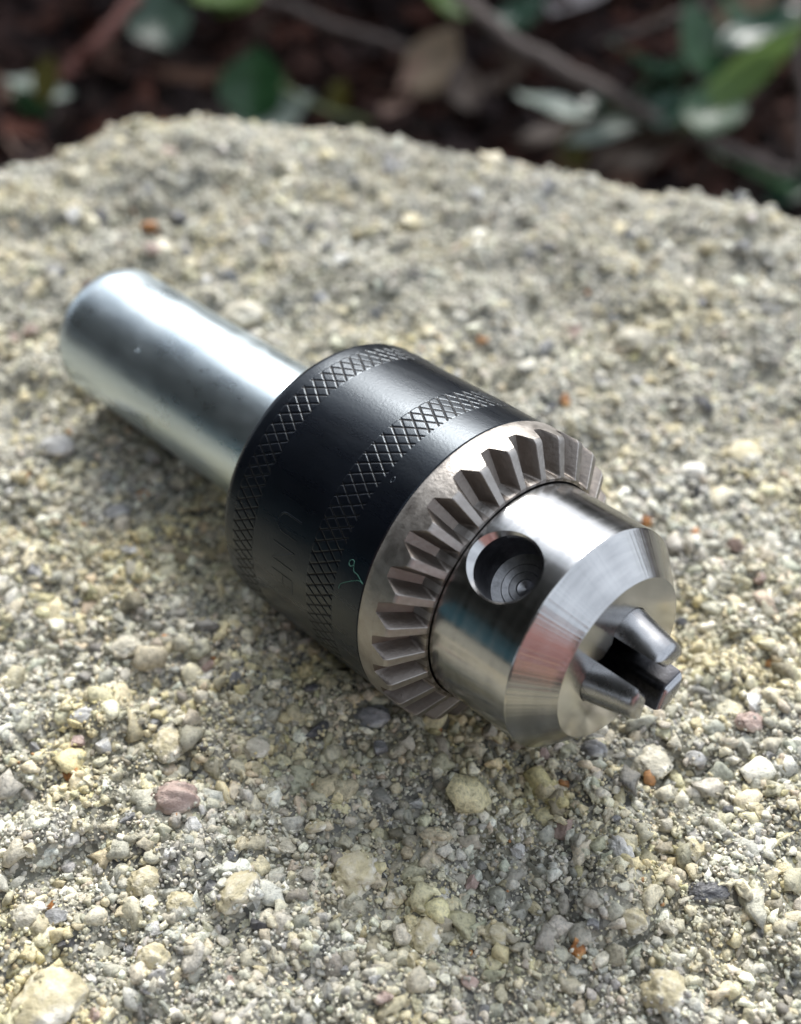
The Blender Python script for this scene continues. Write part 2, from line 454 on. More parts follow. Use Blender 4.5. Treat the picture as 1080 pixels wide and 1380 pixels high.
tooth0.data.materials.append(M_GEAR_SHADE)               # dark reflections and shade of flanks and gap floors, painted as darker brown
nf = (nr - 1)
for p in tooth0.data.polygons:
    if p.index < (nu - 1) * nf:
        i_ = p.index // nf; um = .5 * (us_t[i_] + us_t[i_ + 1])
        if abs(um - .5) > .13: p.material_index = 1
gear.data.materials.append(M_GEAR_SHADE)
for p in gear.data.polygons:
    c_ = p.center / MM; 
    if c_.z > 3.02 and math.hypot(c_.x, c_.y) > 17.75: p.material_index = 1
for k in range(1, NT_):
    o = tooth0.copy(); C.objects.link(o); o.parent = gear; o.rotation_euler.z = math.radians(PH0 + k * PIT)

# nose: turned steel, three key holes, jaw bores and centre bore cut out
def temp(v, f):
    me = bpy.data.meshes.new('cut'); me.from_pydata(np.asarray(v).tolist(), [], [list(q) for q in f]); me.update()
    bm = bmesh.new(); bm.from_mesh(me); bmesh.ops.remove_doubles(bm, verts=bm.verts, dist=1e-8)
    bmesh.ops.recalc_face_normals(bm, faces=bm.faces); bm.to_mesh(me); bm.free()
    return bpy.data.objects.new('cut', me)
def capped(prof, n):
    v, f = lathe(prof, n); m = len(prof)
    f = list(f) + [tuple(range(n))[::-1], tuple((m - 1) * n + k for k in range(n))]
    return v, f
np_prof = [(1.0, R_N - .2), (7.6, R_N - .2), (7.75, R_N - .05), (7.9, R_N)] + [(s, R_N) for s in np.linspace(8.4, S2 - .12, 14)] + [(S2 + .0, R_N - .06)] + \
          [(S2 + .12 + (S3 - S2 - .24) * t, R_N - .18 + (R_F - R_N + .22) * t) for t in np.linspace(0, 1, 6)] + [(S3 - .02, R_F - .02), (S3, R_F - .14)]
v, f = capped(np_prof, 288)
nose_t = temp(v, f); C.objects.link(nose_t)
JA = (95.0, -25.0, 215.0); J_C, J_R, J_T = 4.3, 3.35, .25
cutters = []
for az in (29.0, 149.0, 269.0):            # radial key hole: countersunk mouth, flat seat, drill point
    prof = [(8.4, .005), (8.9, 1.15), (9.15, 1.25), (9.35, 2.1), (9.27, 2.25), (9.55, 3.1), (9.47, 3.25), (9.85, 4.5), (15.3, 4.5), (15.75, 4.62), (17.0, 5.7), (19, 6.1)]
    v, f = capped(prof, 72)
    o = temp(v, f); a = math.radians(az)
    o.matrix_world = Matrix(((0, -math.sin(a), math.cos(a), 0), (0, math.cos(a), math.sin(a), 0), (-1, 0, 0, 14.0 * MM), (0, 0, 0, 1)))
    cutters.append(o)
v, f = capped([(6, 4.35), (S3 + 2, 4.35)], 72); cutters.append(temp(v, f))
for az in JA:
    v, f = capped([(-14, J_R + .12), (9, J_R + .12)], 64)
    o = temp(v, f); a = math.radians(az)
    rd = Vector((math.cos(a), math.sin(a), 0)); axs = (Vector((0, 0, 1)) - rd * J_T).normalized(); y = axs.cross(rd); x = y.cross(axs); y = axs.cross(x)
    pc = rd * J_C * MM + Vector((0, 0, S3 * MM))
    o.matrix_world = Matrix(((x.x, y.x, axs.x, pc.x), (x.y, y.y, axs.y, pc.y), (x.z, y.z, axs.z, pc.z), (0, 0, 0, 1)))
    cutters.append(o)
for o in cutters:
    C.objects.link(o); md = nose_t.modifiers.new('b', 'BOOLEAN'); md.operation = 'DIFFERENCE'; md.object = o; md.solver = 'EXACT'
bpy.context.view_layer.update()
dg = bpy.context.evaluated_depsgraph_get()
me = bpy.data.meshes.new_from_object(nose_t.evaluated_get(dg)); me.name = 'nose'
for o in [nose_t] + cutters: bpy.data.objects.remove(o)
me.polygons.foreach_set('use_smooth', np.ones(len(me.polygons), dtype=bool))
me.set_sharp_from_angle(angle=math.radians(25))
me.materials.clear(); me.materials.append(M_NOSE)
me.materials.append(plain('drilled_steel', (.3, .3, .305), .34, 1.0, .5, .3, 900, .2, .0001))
me.materials.append(plain('shaded_bore_wall', (.09, .09, .1), .35, 1.0, .5, .3, 900, .2, .0001))  # key hole walls coloured darker to carry the shade inside the hole
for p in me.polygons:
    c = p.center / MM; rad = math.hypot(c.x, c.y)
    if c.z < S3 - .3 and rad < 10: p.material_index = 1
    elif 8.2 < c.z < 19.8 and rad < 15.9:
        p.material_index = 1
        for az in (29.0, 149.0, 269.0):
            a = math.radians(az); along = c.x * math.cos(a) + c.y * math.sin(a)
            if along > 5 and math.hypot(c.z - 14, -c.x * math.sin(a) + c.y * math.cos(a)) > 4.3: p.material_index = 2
nose = link('nose', me, chuck)

# jaws: inclined round rods, their inner sides ground to a wedge parallel to the axis
X0, S_TIP = 2.5, 33.7
def jaw_section(s, inset=0.0):
    c = J_C - (s - S3) * J_T; r = J_R - inset; x0 = X0 + inset * 1.6
    # polygon in (x, y): wedge apex, then arc
    tn = math.tan(math.radians(63))
    # intersection of the wedge side with the circle
    A_ = 1 + tn * tn; B_ = -2 * c - 2 * tn * tn * x0; D_ = c * c + tn * tn * x0 * x0 - r * r
    xi = (-B_ + math.sqrt(max(B_ * B_ - 4 * A_ * D_, 0))) / (2 * A_); yi = tn * (xi - x0)
    t1 = math.atan2(yi, xi - c); pts = []
    flat = .55                                        # narrow ground land at the wedge's tip
    pts.append((x0 + flat / tn * .5, -flat / 2 - .0)); 
    for k in range(1, 6): 
        q = k / 6; pts.append((x0 + flat / tn * .5 + (xi - x0 - flat / tn * .5) * q, -flat / 2 - (yi - flat / 2) * q))
    for t in np.linspace(-t1, t1, 25): pts.append((c + r * math.cos(t), r * math.sin(t)))
    for k in range(5, 0, -1):
        q = k / 6; pts.append((x0 + flat / tn * .5 + (xi - x0 - flat / tn * .5) * q, flat / 2 + (yi - flat / 2) * q))
    pts.append((x0 + flat / tn * .5, flat / 2))
    return pts
secs = [(s, 0.) for s in np.linspace(13, S_TIP - 1.0, 14)] + [(S_TIP - .75, .06), (S_TIP - .5, .17), (S_TIP - .28, .34), (S_TIP - .1, .6), (S_TIP, .95)]
V, F = [], []
for s, ins in secs:
    ps = jaw_section(s, ins); npnt = len(ps); V += [(x * MM, y * MM, s * MM) for x, y in ps]
for i in range(len(secs) - 1):
    for k in range(npnt):
        k2 = (k + 1) % npnt; F.append((i * npnt + k, i * npnt + k2, (i + 1) * npnt + k2, (i + 1) * npnt + k))
F.append(tuple(range(npnt))[::-1]); F.append(tuple((len(secs) - 1) * npnt + k for k in range(npnt)))
jaw0 = mesh_obj('jaw', V, F, M_JAW, chuck, sharp=38)
jaw0.data.materials.append(plain('shaded_jaw_face', (.07, .07, .075), .34, 1.0, .5, .3, 1500, .25, .0001))  # inner faces coloured dark for the shade deep between the jaws
for p in jaw0.data.polygons:
    k_ = p.index % npnt
    if p.index < (len(secs) - 5) * npnt and (k_ < 6 or k_ >= 30): p.material_index = 1
jaw0.rotation_euler.z = math.radians(JA[0])
for az in JA[1:]:
    o = jaw0.copy(); C.objects.link(o); o.parent = chuck; o.rotation_euler.z = math.radians(az)

# a wisp of green thread caught on the sleeve beside the gear, and a bead of water on the shank
Mw = chuck.matrix_world.copy()
def sw(s, az, h): return np.array(Mw @ Vector(on_sleeve(s, az, h) * MM))
loop = [sw(-3.2 + .42 * math.cos(t), 58.2 + 1.1 * math.sin(t), .14 + .12 * math.sin(t)) for t in np.linspace(.2, 6.0, 12)]
thr = loop + [sw(-2.4, 60.2, .2), sw(-1.6, 60.6, .16), sw(-.9, 61.6, .14), sw(-.3, 62.4, .12), sw(-.9, 61.9, .25), sw(-1.7, 62.9, .2), sw(-3.0, 65.2, .16), sw(-4.1, 67.6, .14), sw(-4.3, 69.6, .1)]
v, f = tube(spline(thr, 5), .042 * MM, 6)
tag(mesh_obj('thread', v, f, plain('green_thread', (.06, .17, .13), .7, 0, .3, .2, 3000)), 'tiny curled green thread stuck to the black sleeve beside the gear', 'thread')

t_ = NT('clear_water'); t_.set(Transmission_Weight=1.0, Roughness=.02, IOR=1.33); t_.b.inputs['Base Color'].default_value = (1, 1, 1, 1)
v, f = lathe([(-.02, .01), (-.02, .5), (.08, .5), (.2, .42), (.29, .27), (.33, .01)], 20)
dr = tag(mesh_obj('water_drop', v, f, t_.m), 'tiny clear water drop on the side of the zinc shank', 'water drop')
a = math.radians(37.4); b_ = Matrix(((0, -math.sin(a), math.cos(a)), (0, math.cos(a), math.sin(a)), (-1, 0, 0))).to_4x4()
dr.matrix_world = Mw @ Matrix.Translation(Vector((R_K * math.cos(a), R_K * math.sin(a), -70.6)) * MM) @ b_

# ------------------------------------------------------------------ boulder
EDGE_PX = [(-160, 262), (-60, 243), (0, 232), (50, 226), (95, 208), (122, 186), (155, 172), (200, 166), (260, 168), (350, 176), (430, 190), (500, 194), (560, 202), (640, 216), (720, 232), (800, 246), (880, 262), (960, 272), (1040, 286), (1080, 300), (1180, 350), (1300, 430)]
EDROP, EW = 8.0, 28.0
ep = np.array([at(a, b, -EDROP)[:2] for a, b in EDGE_PX])
ep = ep[np.argsort(ep[:, 0])]
ex_ = np.linspace(ep[0, 0], ep[-1, 0], 240); ey_ = np.interp(ex_, ep[:, 0], ep[:, 1])
kk_ = np.exp(-.5 * (np.arange(-30, 31) * (ex_[1] - ex_[0]) / 7.0) ** 2); kk_ /= kk_.sum(); ey_ = np.convolve(np.pad(ey_, 30, mode='edge'), kk_, 'valid')
def edge_y(x): return np.interp(x, ex_, ey_, left=ey_[0] - 10, right=ey_[-1] - 10)
MwI = Mw.inverted(); MwIn = np.array(MwI)
CH_S = np.array([-L_K - .1, -L_K, -31.2, -31, -29, 0, 3, 8.2, 8.3, S2, S3, S3 + .1, S_TIP, S_TIP + .1])
CH_R = np.array([-9., R_K, R_K, 20, R_G, R_G, R_G, 17.2, R_N, R_N, R_F, 7.6, 6.1, -9.])
def chuck_gap(p):                          # p (n,3) mm -> rough clearance to the chuck
    q = p * MM @ MwIn[:3, :3].T + MwIn[:3, 3]; q = q / MM
    rad = np.hypot(q[:, 0], q[:, 1]); return rad - np.interp(q[:, 2], CH_S, CH_R), q
LUMPS = [(random.uniform(-80, 80), random.uniform(55, 285), random.uniform(1.8, 5.5) * (1 + .5 * (random.random() < .2)), random.uniform(.16, .42), random.uniform(0, 3.14), random.uniform(.6, 1)) for _ in range(330)]
def lumps(x, y):
    out = np.zeros(len(x)); wx = 1.3 * fbm(x, y, 3.2, 2, 131); wy = 1.3 * fbm(x, y, 3.2, 2, 141)
    for cx, cy, r, hh, an, asp in LUMPS:
        m = np.flatnonzero((np.abs(x - cx) < r * 1.4) & (np.abs(y - cy) < r * 1.4))
        if len(m) == 0: continue
        dx, dy = x[m] + wx[m] - cx, y[m] + wy[m] - cy; a, b = dx * math.cos(an) + dy * math.sin(an), (dy * math.cos(an) - dx * math.sin(an)) / asp
        t = np.clip(1 - (a * a + b * b) / (r * r), 0, 1) ** .6
        out[m] = np.maximum(out[m], t * r * hh)
    return out
def rock_h(x, y):
    shp = np.shape(x); return (rock_h0(x, y) + lumps(np.ravel(x), np.ravel(y)).reshape(shp)) if np.size(x) else rock_h0(x, y)
def rock_h0(x, y):
    t = np.maximum(y - (edge_y(x) + 2.5 * fbm(x, y * 0 + 3, 14, 3, 3) - EW), 0) / EW
    z = -EDROP * t * t
    t = np.maximum(np.abs(x + 5) - 150, 0) / 40; z = z - 8 * t * t
    t = np.maximum(20 - y, 0) / 40; z = z - 8 * t * t
    z = z + 1.0 * fbm(x, y, 45, 2, 21) + 1.4 * fbm(x, y, 14, 2, 31) + 1.1 * fbm(x, y, 5.5, 2, 41) + .4 * fbm(x, y, 2.4, 2, 51)
    pits = np.clip(fbm(x, y, 9, 2, 61) - .55, 0, 1); z = z - 2.2 * pits
    return np.maximum(z, -150.0)
def press(x, y, z, m=.15):
    """let the stone give way under the chuck: lower z to just below its underside"""
    z = z.copy()
    for it in range(40):
        g, q = chuck_gap(np.c_[x, y, z]); k = g < m
        if not k.any(): break
        z[k] -= np.maximum(.15, (m - g[k]) * .6)
    return z
xs = np.arange(-260, 260.1, 1.25); ys = np.concatenate([np.arange(-120, 40, 3), np.arange(40, 320, 1.2), np.arange(320, 400, 2.5)])
X, Y = np.meshgrid(xs, ys, indexing='ij'); Z = rock_h(X, Y)
zz = Z.ravel(); near = (np.abs(X.ravel() - 0) < 90) & (Y.ravel() > 80) & (Y.ravel() < 210)
zz[near] = press(X.ravel()[near], Y.ravel()[near], zz[near]); Z = zz.reshape(X.shape)
nx, ny = X.shape
i, j = np.meshgrid(np.arange(nx - 1), np.arange(ny - 1), indexing='ij')
fq = np.stack([i * ny + j, (i + 1) * ny + j, (i + 1) * ny + j + 1, i * ny + j + 1], -1).reshape(-1, 4)
def fast_mesh(name, v, f, mat, parent=None, col=None, smooth=True):
    me = bpy.data.meshes.new(name); k = f.shape[1]
    me.vertices.add(len(v)); me.vertices.foreach_set('co', np.ascontiguousarray(v, dtype=np.float32).ravel())
    me.loops.add(f.size); me.loops.foreach_set('vertex_index', np.ascontiguousarray(f, dtype=np.int32).ravel())
    me.polygons.add(len(f)); me.polygons.foreach_set('loop_start', np.arange(0, f.size, k, dtype=np.int32))
    me.polygons.foreach_set('use_smooth', np.full(len(f), smooth, dtype=bool))
    if col is not None:
        ca = me.color_attributes.new('Col', 'FLOAT_COLOR', 'POINT')
        ca.data.foreach_set('color', np.c_[col, np.ones(len(col))].astype(np.float32).ravel())
    me.update(calc_edges=True); me.validate(); me.materials.append(mat)
    return link(name, me, parent)
boulder = fast_mesh('boulder', np.c_[X.ravel(), Y.ravel(), Z.ravel()] * MM, fq, rock_matrix())
tag(boulder, 'pale weathered boulder of cemented sand and pebbles under the drill chuck', 'rock')
def hz(x, y):
    return press(x, y, rock_h(x, y), .15)

# grain shapes
def ico(sub):
    bm = bmesh.new(); bmesh.ops.create_icosphere(bm, subdivisions=sub, radius=1)
    v = np.array([q.co[:] for q in bm.verts]); f = np.array([[q.index for q in p.verts] for p in bm.faces]); bm.free(); return v, f
def chip(v, k, rough):
    """knock random flats off a ball"""
    r = np.random.default_rng(k); v = v.copy()
    for _ in range(r.integers(5, 10)):
        n = r.normal(size=3); n /= np.linalg.norm(n); d = r.uniform(.4, .8)
        h = v @ n; m = h > d; v[m] -= np.outer(h[m] - d, n)
    v *= 1 + rough * r.normal(size=(len(v), 1)); v *= r.uniform(.72, 1.15, 3)
    return v
vA, fA = ico(2); vB, fB = ico(1); vC, fC = ico(4)
def crag(v, k, a):
    o = 0
    for q, (fr, am) in enumerate(((1.8, 1), (4.1, .8), (9, .5))):
        o = o + am * vnoise(v[:, 0] * fr + v[:, 2] * fr * .7 + 5 * k, v[:, 1] * fr - v[:, 2] * fr * .6, k * 5 + q)
    return v * np.clip(1 + a * o, .4, 1.7)[:, None]
PA = np.array([crag(chip(vA, k, .03), k, .16 + .16 * (k % 3)) for k in range(24)]); PB = np.array([crag(chip(vB, 100 + k, .08), k, .22) for k in range(20)])
def rots(n):
    q = rng.normal(size=(n, 4)); q /= np.linalg.norm(q, axis=1)[:, None]; w, x, y, z = q.T
    return np.stack([1 - 2 * (y * y + z * z), 2 * (x * y - z * w), 2 * (x * z + y * w), 2 * (x * y + z * w), 1 - 2 * (x * x + z * z), 2 * (y * z - x * w), 2 * (x * z - y * w), 2 * (y * z + x * w), 1 - 2 * (x * x + y * y)], -1).reshape(n, 3, 3)
def jitter(x0, x1, y0, y1, step):
    gx, gy = np.meshgrid(np.arange(x0, x1, step), np.arange(y0, y1, step), indexing='ij')
    return (gx + rng.uniform(-.55, .55, gx.shape) * step).ravel(), (gy + rng.uniform(-.55, .55, gy.shape) * step).ravel()
def in_view(x, y, pad=8): return np.abs(x) < 50 + pad + (y - 62) * .215
PAL = np.array([(.62, .58, .46), (.68, .60, .40), (.57, .50, .28), (.86, .84, .78), (.50, .485, .44), (.33, .33, .32), (.12, .12, .12), (.42, .41, .34), (.55, .45, .36), (.44, .20, .07), (.43, .44, .39), (.24, .225, .18)])
def grain_colours(x, y, capm=None):
    n = len(x)
    yel = np.clip(.45 + .6 * fbm(x, y, 24, 2, 71) + .55 * fbm(x, y, 6, 2, 74), 0, 1); lu = np.clip(lumps(x, y) * .9, 0, 1); yel = np.clip(yel + .55 * lu, 0, 1); drk = np.clip(.4 + .7 * fbm(x, y, 30, 2, 81) + .5 * fbm(x, y, 8, 2, 84) - .35 * lu, 0, 1)
    W = np.stack([1.0 + .8 * yel, .3 + 1.0 * yel, .03 + .75 * yel ** 2, 1.1 + 0 * yel, .8 + .5 * drk, .5 + 1.1 * drk, .2 + 1.0 * drk ** 2, .6 + 0 * yel, .35 + 0 * yel, .01 + 0 * yel, .5 + 0 * yel, .4 + .7 * drk], -1)
    W /= W.sum(1, keepdims=True); k = (W.cumsum(1) < rng.uniform(size=(n, 1))).sum(1).clip(0, len(PAL) - 1)
    t1 = np.clip(.35 + .9 * fbm(x, y, 15, 3, 171), 0, 1)[:, None]; t2 = np.clip(.6 + .8 * fbm(x, y, 18, 3, 181), 0, 1)[:, None]
    loc = (np.array([(.64, .63, .58)]) * (1 - t1) + np.array([(.70, .60, .31)]) * t1) * t2 + np.array([(.33, .325, .30)]) * (1 - t2)
    mixk = np.clip(.34 + .3 * lu[:, None] + .25 * (capm[:, None] if capm is not None else 0), 0, .85); mixk[k == 9] *= .2
    c = (PAL[k] * np.array([1.01, 1.0, .93]) * (1 - mixk) + loc * mixk) * rng.uniform(.78, 1.18, (n, 1)) * rng.normal(1, .018, (n, 3))
    return np.clip(c, .01, .85)
# pebbles set in the rock: one object each, meshes shared
PM = [pebble_mat('pale_yellow_pebble', (.50, .44, .28), (.58, .53, .40), (.68, .66, .6)),
      pebble_mat('cream_pebble', (.45, .42, .33), (.56, .52, .42), (.66, .63, .55)),
      pebble_mat('white_quartz_pebble', (.5, .49, .46), (.62, .61, .58), (.72, .71, .69), .4),
      pebble_mat('grey_pebble', (.2, .2, .2), (.3, .3, .3), (.4, .4, .39), .5),
      pebble_mat('dark_pebble', (.07, .07, .075), (.11, .11, .115), (.17, .17, .17), .45),
      pebble_mat('pink_pebble', (.38, .28, .24), (.48, .37, .32), (.55, .45, .4)),
      pebble_mat('orange_pebble', (.3, .12, .03), (.45, .2, .06), (.5, .3, .12), .45)]
PEB = []
def rough(v, k, a):
    o = 0
    for q, (fr, am) in enumerate(((1.6, 1), (3.7, .6), (8, .55), (17, .5))):
        o = o + am * (vnoise(v[:, 0] * fr + v[:, 2] * fr * .7, v[:, 1] * fr - v[:, 2] * fr * .6, k * 7 + q))
    return v * (1 + a * o)[:, None]
for k in range(10):
    me = bpy.data.meshes.new('pebble'); vv = rough(chip(vA, 300 + k, .02), k, .1)
    me.from_pydata((vv * MM).tolist(), [], fA.tolist())
    me.polygons.foreach_set('use_smooth', np.ones(len(me.polygons), dtype=bool)); me.set_sharp_from_angle(angle=math.radians(38)); me.materials.append(PM[0]); PEB.append(me)
HERO = []
for k in range(4):
    me = bpy.data.meshes.new('pebble'); vv = rough(vC * rng.uniform(.8, 1.15, 3), 50 + k, .13)
    me.from_pydata((vv * MM).tolist(), [], fC.tolist()); me.polygons.foreach_set('use_smooth', np.ones(len(me.polygons), dtype=bool)); me.materials.append(PM[0]); HERO.append(me)
placed = []; CAPS = []
def pebble(x, y, r, mi, flat=.6, asp=1., rot=None, me=None, lift=.1, tilt=.35):
    z = float(hz(np.array([x]), np.array([y]))[0])
    g, _ = chuck_gap(np.array([[x, y, z + r * flat * (lift + .6)]]))
    if g[0] < r * .5: return False
    if any((x - a) ** 2 + (y - b) ** 2 < ((r + c) * .8) ** 2 for a, b, c in placed): return False
    placed.append((x, y, r)); CAPS.append((x, y, r, z + r * flat * lift, r * flat))
    o = link('pebble', me or random.choice(PEB), boulder)
    o.location = (x * MM, y * MM, (z + r * flat * lift) * MM); o.scale = (r * asp ** .6, r / asp ** .6, r * flat)
    o.rotation_euler = (random.uniform(-tilt, tilt), random.uniform(-tilt, tilt), random.uniform(0, 6.28) if rot is None else rot)
    o.material_slots[0].link = 'OBJECT'; o.material_slots[0].material = PM[mi]
    return True
for px, py, rad, mi, fl, asp, rot in [(478, 1178, 4.3, 0, .55, 1.15, 1.2), (482, 1200, 1.9, 2, .6, 1.2, 1.2), (225, 1003, 3.2, 0, .55, 1.15, .3), (322, 1208, 3.3, 0, .5, 1.5, .9),
        (60, 1352, 5.3, 0, .6, 1.15, .1), (572, 1258, 2.6, 0, .7, 1.1, 1.0), (835, 1150, 2.0, 2, .8, 1.3, 1.9), (234, 1078, 3.6, 5, .5, 1.4, .1), (195, 1185, 2.9, 0, .6, 1.1, .4),
        (205, 1290, 2.7, 0, .7, 1.1, 0), (243, 1216, 2.0, 0, .8, 1, 0), (775, 1282, 1.6, 6, .7, 1.2, .2), (570, 1122, 1.9, 1, .7, 1.1, .8), (850, 1248, 2.3, 0, .7, 1.1, 0), (895, 1340, 3.0, 0, .7, 1.1, .5),
        (228, 1158, 1.7, 2, .8, 1, 0), (313, 1155, 1.3, 3, .9, 1, 0), (345, 1010, 2.5, 1, .6, 1.2, .2), (95, 1040, 1.3, 6, .7, 1.2, 1.2), (66, 1212, 1.0, 6, .8, 1, 0), (326, 1284, 1.0, 6, .7, 1.3, 1.4),
        (35, 1238, 2.6, 1, .7, 1.1, 0), (72, 1235, 1.7, 3, .7, 1.2, 0), (92, 1270, 1.6, 4, .8, 1.1, .3), (65, 1280, 2.2, 0, .7, 1.3, 1.2), (282, 1014, 1.6, 3, .8, 1.1, 0), (880, 1020, 3.2, 1, .5, 1.2, .2),
        (800, 1010, 2.2, 3, .6, 1.2, 0), (955, 1200, 2.2, 4, .5, 1.4, 0), (640, 1180, 1.7, 5, .7, 1.2, 1), (760, 1110, 1.8, 5, .8, 1.2, 1), (757, 1295, 1.4, 4, .7, 1.2, 0), (670, 1260, 2.3, 0, .6, 1.1, 0),
        (115, 975, 2.2, 2, .5, 1.4, .3), (170, 880, 2.8, 1, .5, 1.3, .1), (75, 605, 3.5, 2, .5, 1.4, 0), (155, 691, 2.3, 3, .5, 1.4, .2), (1000, 610, 3.8, 0, .6, 1.2, 0), (855, 455, 4.2, 1, .5, 1.3, 0),
        (325, 415, 4.2, 1, .6, 1.1, 0), (872, 698, 1.8, 6, .7, 1.2, .2), (760, 542, 1.6, 6, .7, 1, 0), (500, 972, 3.0, 3, .5, 1.4, 0), (1010, 975, 2.0, 5, .6, 1.3, 0), (950, 880, 2.2, 0, .7, 1.1, 0)]:
    q = at(px, py, 1.0); pebble(q[0], q[1], rad, mi, fl, asp, rot, me=random.choice(HERO) if rad > 1.9 else None, lift=.22)
tries = 0
while len(placed) < 285 and tries < 6000:
    tries += 1
    y = 58 + 225 * random.random() ** 1.35; x = random.uniform(-1, 1) * (48 + (y - 62) * .21)
    if y > edge_y(x) - 4: continue
    far = (y - 60) / 200; r = random.uniform(.85, 1.6) * (1 + 1.1 * far)
    pebble(x, y, r, random.choices(range(7), (5, 5, 3, 5, 2, 1.2, .2))[0], random.uniform(.55, .9), random.uniform(1, 1.3), lift=random.uniform(.05, .4))

GV, GF, GC, off = [], [], [], 0
def scatter(x, y, r, protos, faces, sink=(-.55, .36), gapk=.8):
    global off
    k = in_view(x, y) & (y < edge_y(x) + 12); x, y, r = x[k], y[k], r[k]
    z = hz(x, y); keep = np.ones(len(x), bool); capm = np.zeros(len(x)); u = rng.uniform(size=len(x))
    for cx, cy, cr, cz, ch in CAPS:
        m = np.flatnonzero((np.abs(x - cx) < cr) & (np.abs(y - cy) < cr))
        if len(m) == 0: continue
        d2 = ((x[m] - cx) ** 2 + (y[m] - cy) ** 2) / (cr * cr * .9); ins = d2 < 1
        z[m[ins]] = np.maximum(z[m[ins]], cz + ch * np.sqrt(1 - d2[ins]) * .92)
        capm[m[ins]] = 1
        keep[m[ins]] &= u[m[ins]] < np.clip(d2[ins] * 1.3 - .38, .1, 1)
    x, y, z, r, capm = x[keep], y[keep], z[keep], r[keep], capm[keep]
    z = z + r * (rng.uniform(*sink, len(x)) - .35 * capm)
    g, q = chuck_gap(np.c_[x, y, z]); k = g > r * gapk; x, y, z, r, capm = x[k], y[k], z[k], r[k], capm[k]
    n = len(x); pv = protos[rng.integers(0, len(protos), n)]
    sc = r[:, None] * rng.uniform(.75, 1.25, (n, 3)); v = np.einsum('nij,nkj->nki', rots(n), pv * sc[:, None, :])
    v[..., 2] *= .85
    v = v + np.stack([x, y, z], -1)[:, None, :]
    nv = pv.shape[1]
    GV.append((v.reshape(-1, 3) * MM).astype(np.float32)); GC.append(np.repeat(grain_colours(x, y, capm), nv, 0).astype(np.float32))
    GF.append((faces[None] + (off + np.arange(n) * nv)[:, None, None]).reshape(-1, 3)); off += n * nv
x, y = jitter(-75, 75, 52, 165, 1.15); scatter(x, y, rng.lognormal(math.log(.68), .4, len(x)), PA, fA)
x, y = jitter(-75, 75, 52, 150, .66); scatter(x, y, rng.lognormal(math.log(.32), .25, len(x)), PB, fB, (-.3, .8))
x, y = jitter(-75, 75, 52, 165, 2.8); scatter(x, y, rng.lognormal(math.log(1.4), .3, len(x)), PA[:], fA, (-.6, .1))
x, y = jitter(-110, 110, 165, 320, 1.15); scatter(x, y, rng.lognormal(math.log(.58), .32, len(x)), PB, fB, (-.6, .3))
x, y = jitter(-110, 110, 165, 320, 4.0); scatter(x, y, rng.lognormal(math.log(1.25), .3, len(x)), PA, fA, (-.6, .1))
grains = fast_mesh('sand_grain', np.vstack(GV), np.vstack(GF), grain_mat(), boulder, np.vstack(GC), smooth=True)
grains['kind'] = 'stuff'
print('grain tris', sum(len(q) for q in GF))

# ------------------------------------------------------------------ forest floor behind the rock
ZF = -200.0
g1 = np.concatenate([-np.geomspace(60000, 700, 14), np.arange(-680, 681, 20), np.geomspace(700, 60000, 14)])
GX, GY = np.meshgrid(g1, g1 + 400, indexing='ij'); GZ = ZF + 10 * fbm(GX, GY, 220, 3, 91) + 4 * fbm(GX, GY, 50, 2, 95)
nn_ = len(g1); i, j = np.meshgrid(np.arange(nn_ - 1), np.arange(nn_ - 1), indexing='ij')
ground = fast_mesh('ground', np.c_[GX.ravel(), GY.ravel(), GZ.ravel()] * MM, np.stack([i * nn_ + j, (i + 1) * nn_ + j, (i + 1) * nn_ + j + 1, i * nn_ + j + 1], -1).reshape(-1, 4),
                   plain('dark_soil', (.022, .014, .013), .85, 0, .25, .4, 60, .6, .004))
ground['kind'] = 'structure'
def gz(x, y): return ZF + 10 * fbm(x, y, 220, 3, 91) + 4 * fbm(x, y, 50, 2, 95)
# bark and leaf crumbs: one mass
n = 8000
x = rng.uniform(-560, 560, n); y = 270 + 950 * rng.uniform(size=n) ** 1.2; z = gz(x, y) + rng.uniform(0, 14, n)
bx = np.array([(-1, -1, 0), (1, -1, 0), (1, 1, 0), (-1, 1, 0), (-.8, -.8, 1), (.8, -.8, 1), (.8, .8, 1), (-.8, .8, 1)], float)
bf = np.array([(0, 3, 2, 1), (4, 5, 6, 7), (0, 1, 5, 4), (1, 2, 6, 5), (2, 3, 7, 6), (3, 0, 4, 7)])
sz = np.c_[rng.lognormal(math.log(13), .5, n), rng.lognormal(math.log(5), .4, n), rng.uniform(.8, 2.5, n)]
v = np.einsum('nij,nkj->nki', rots(n), bx[None] * (1 + .25 * rng.normal(size=(n, 8, 1))) * sz[:, None]); v[..., 2] *= .45
v += np.stack([x, y, z], -1)[:, None]
lc = np.array([(.035, .022, .02), (.06, .035, .028), (.09, .045, .033), (.022, .018, .019), (.05, .042, .042), (.13, .09, .065), (.16, .12, .1)])
cc = (lc * np.array([.62, .5, .49]))[rng.choice(7, n, p=[.28, .22, .14, .18, .1, .05, .03])] * rng.uniform(.7, 1.3, (n, 1))
lit = fast_mesh('leaf_litter', v.reshape(-1, 3) * MM, (bf[None] + (np.arange(n) * 8)[:, None, None]).reshape(-1, 4), col_mat('bark_crumbs', .92, .12, 120, .5, .002), None, np.repeat(cc, 8, 0), False)
tag(lit, 'dark reddish brown bark and leaf litter on the ground behind the rock', 'leaf litter', kind='stuff')

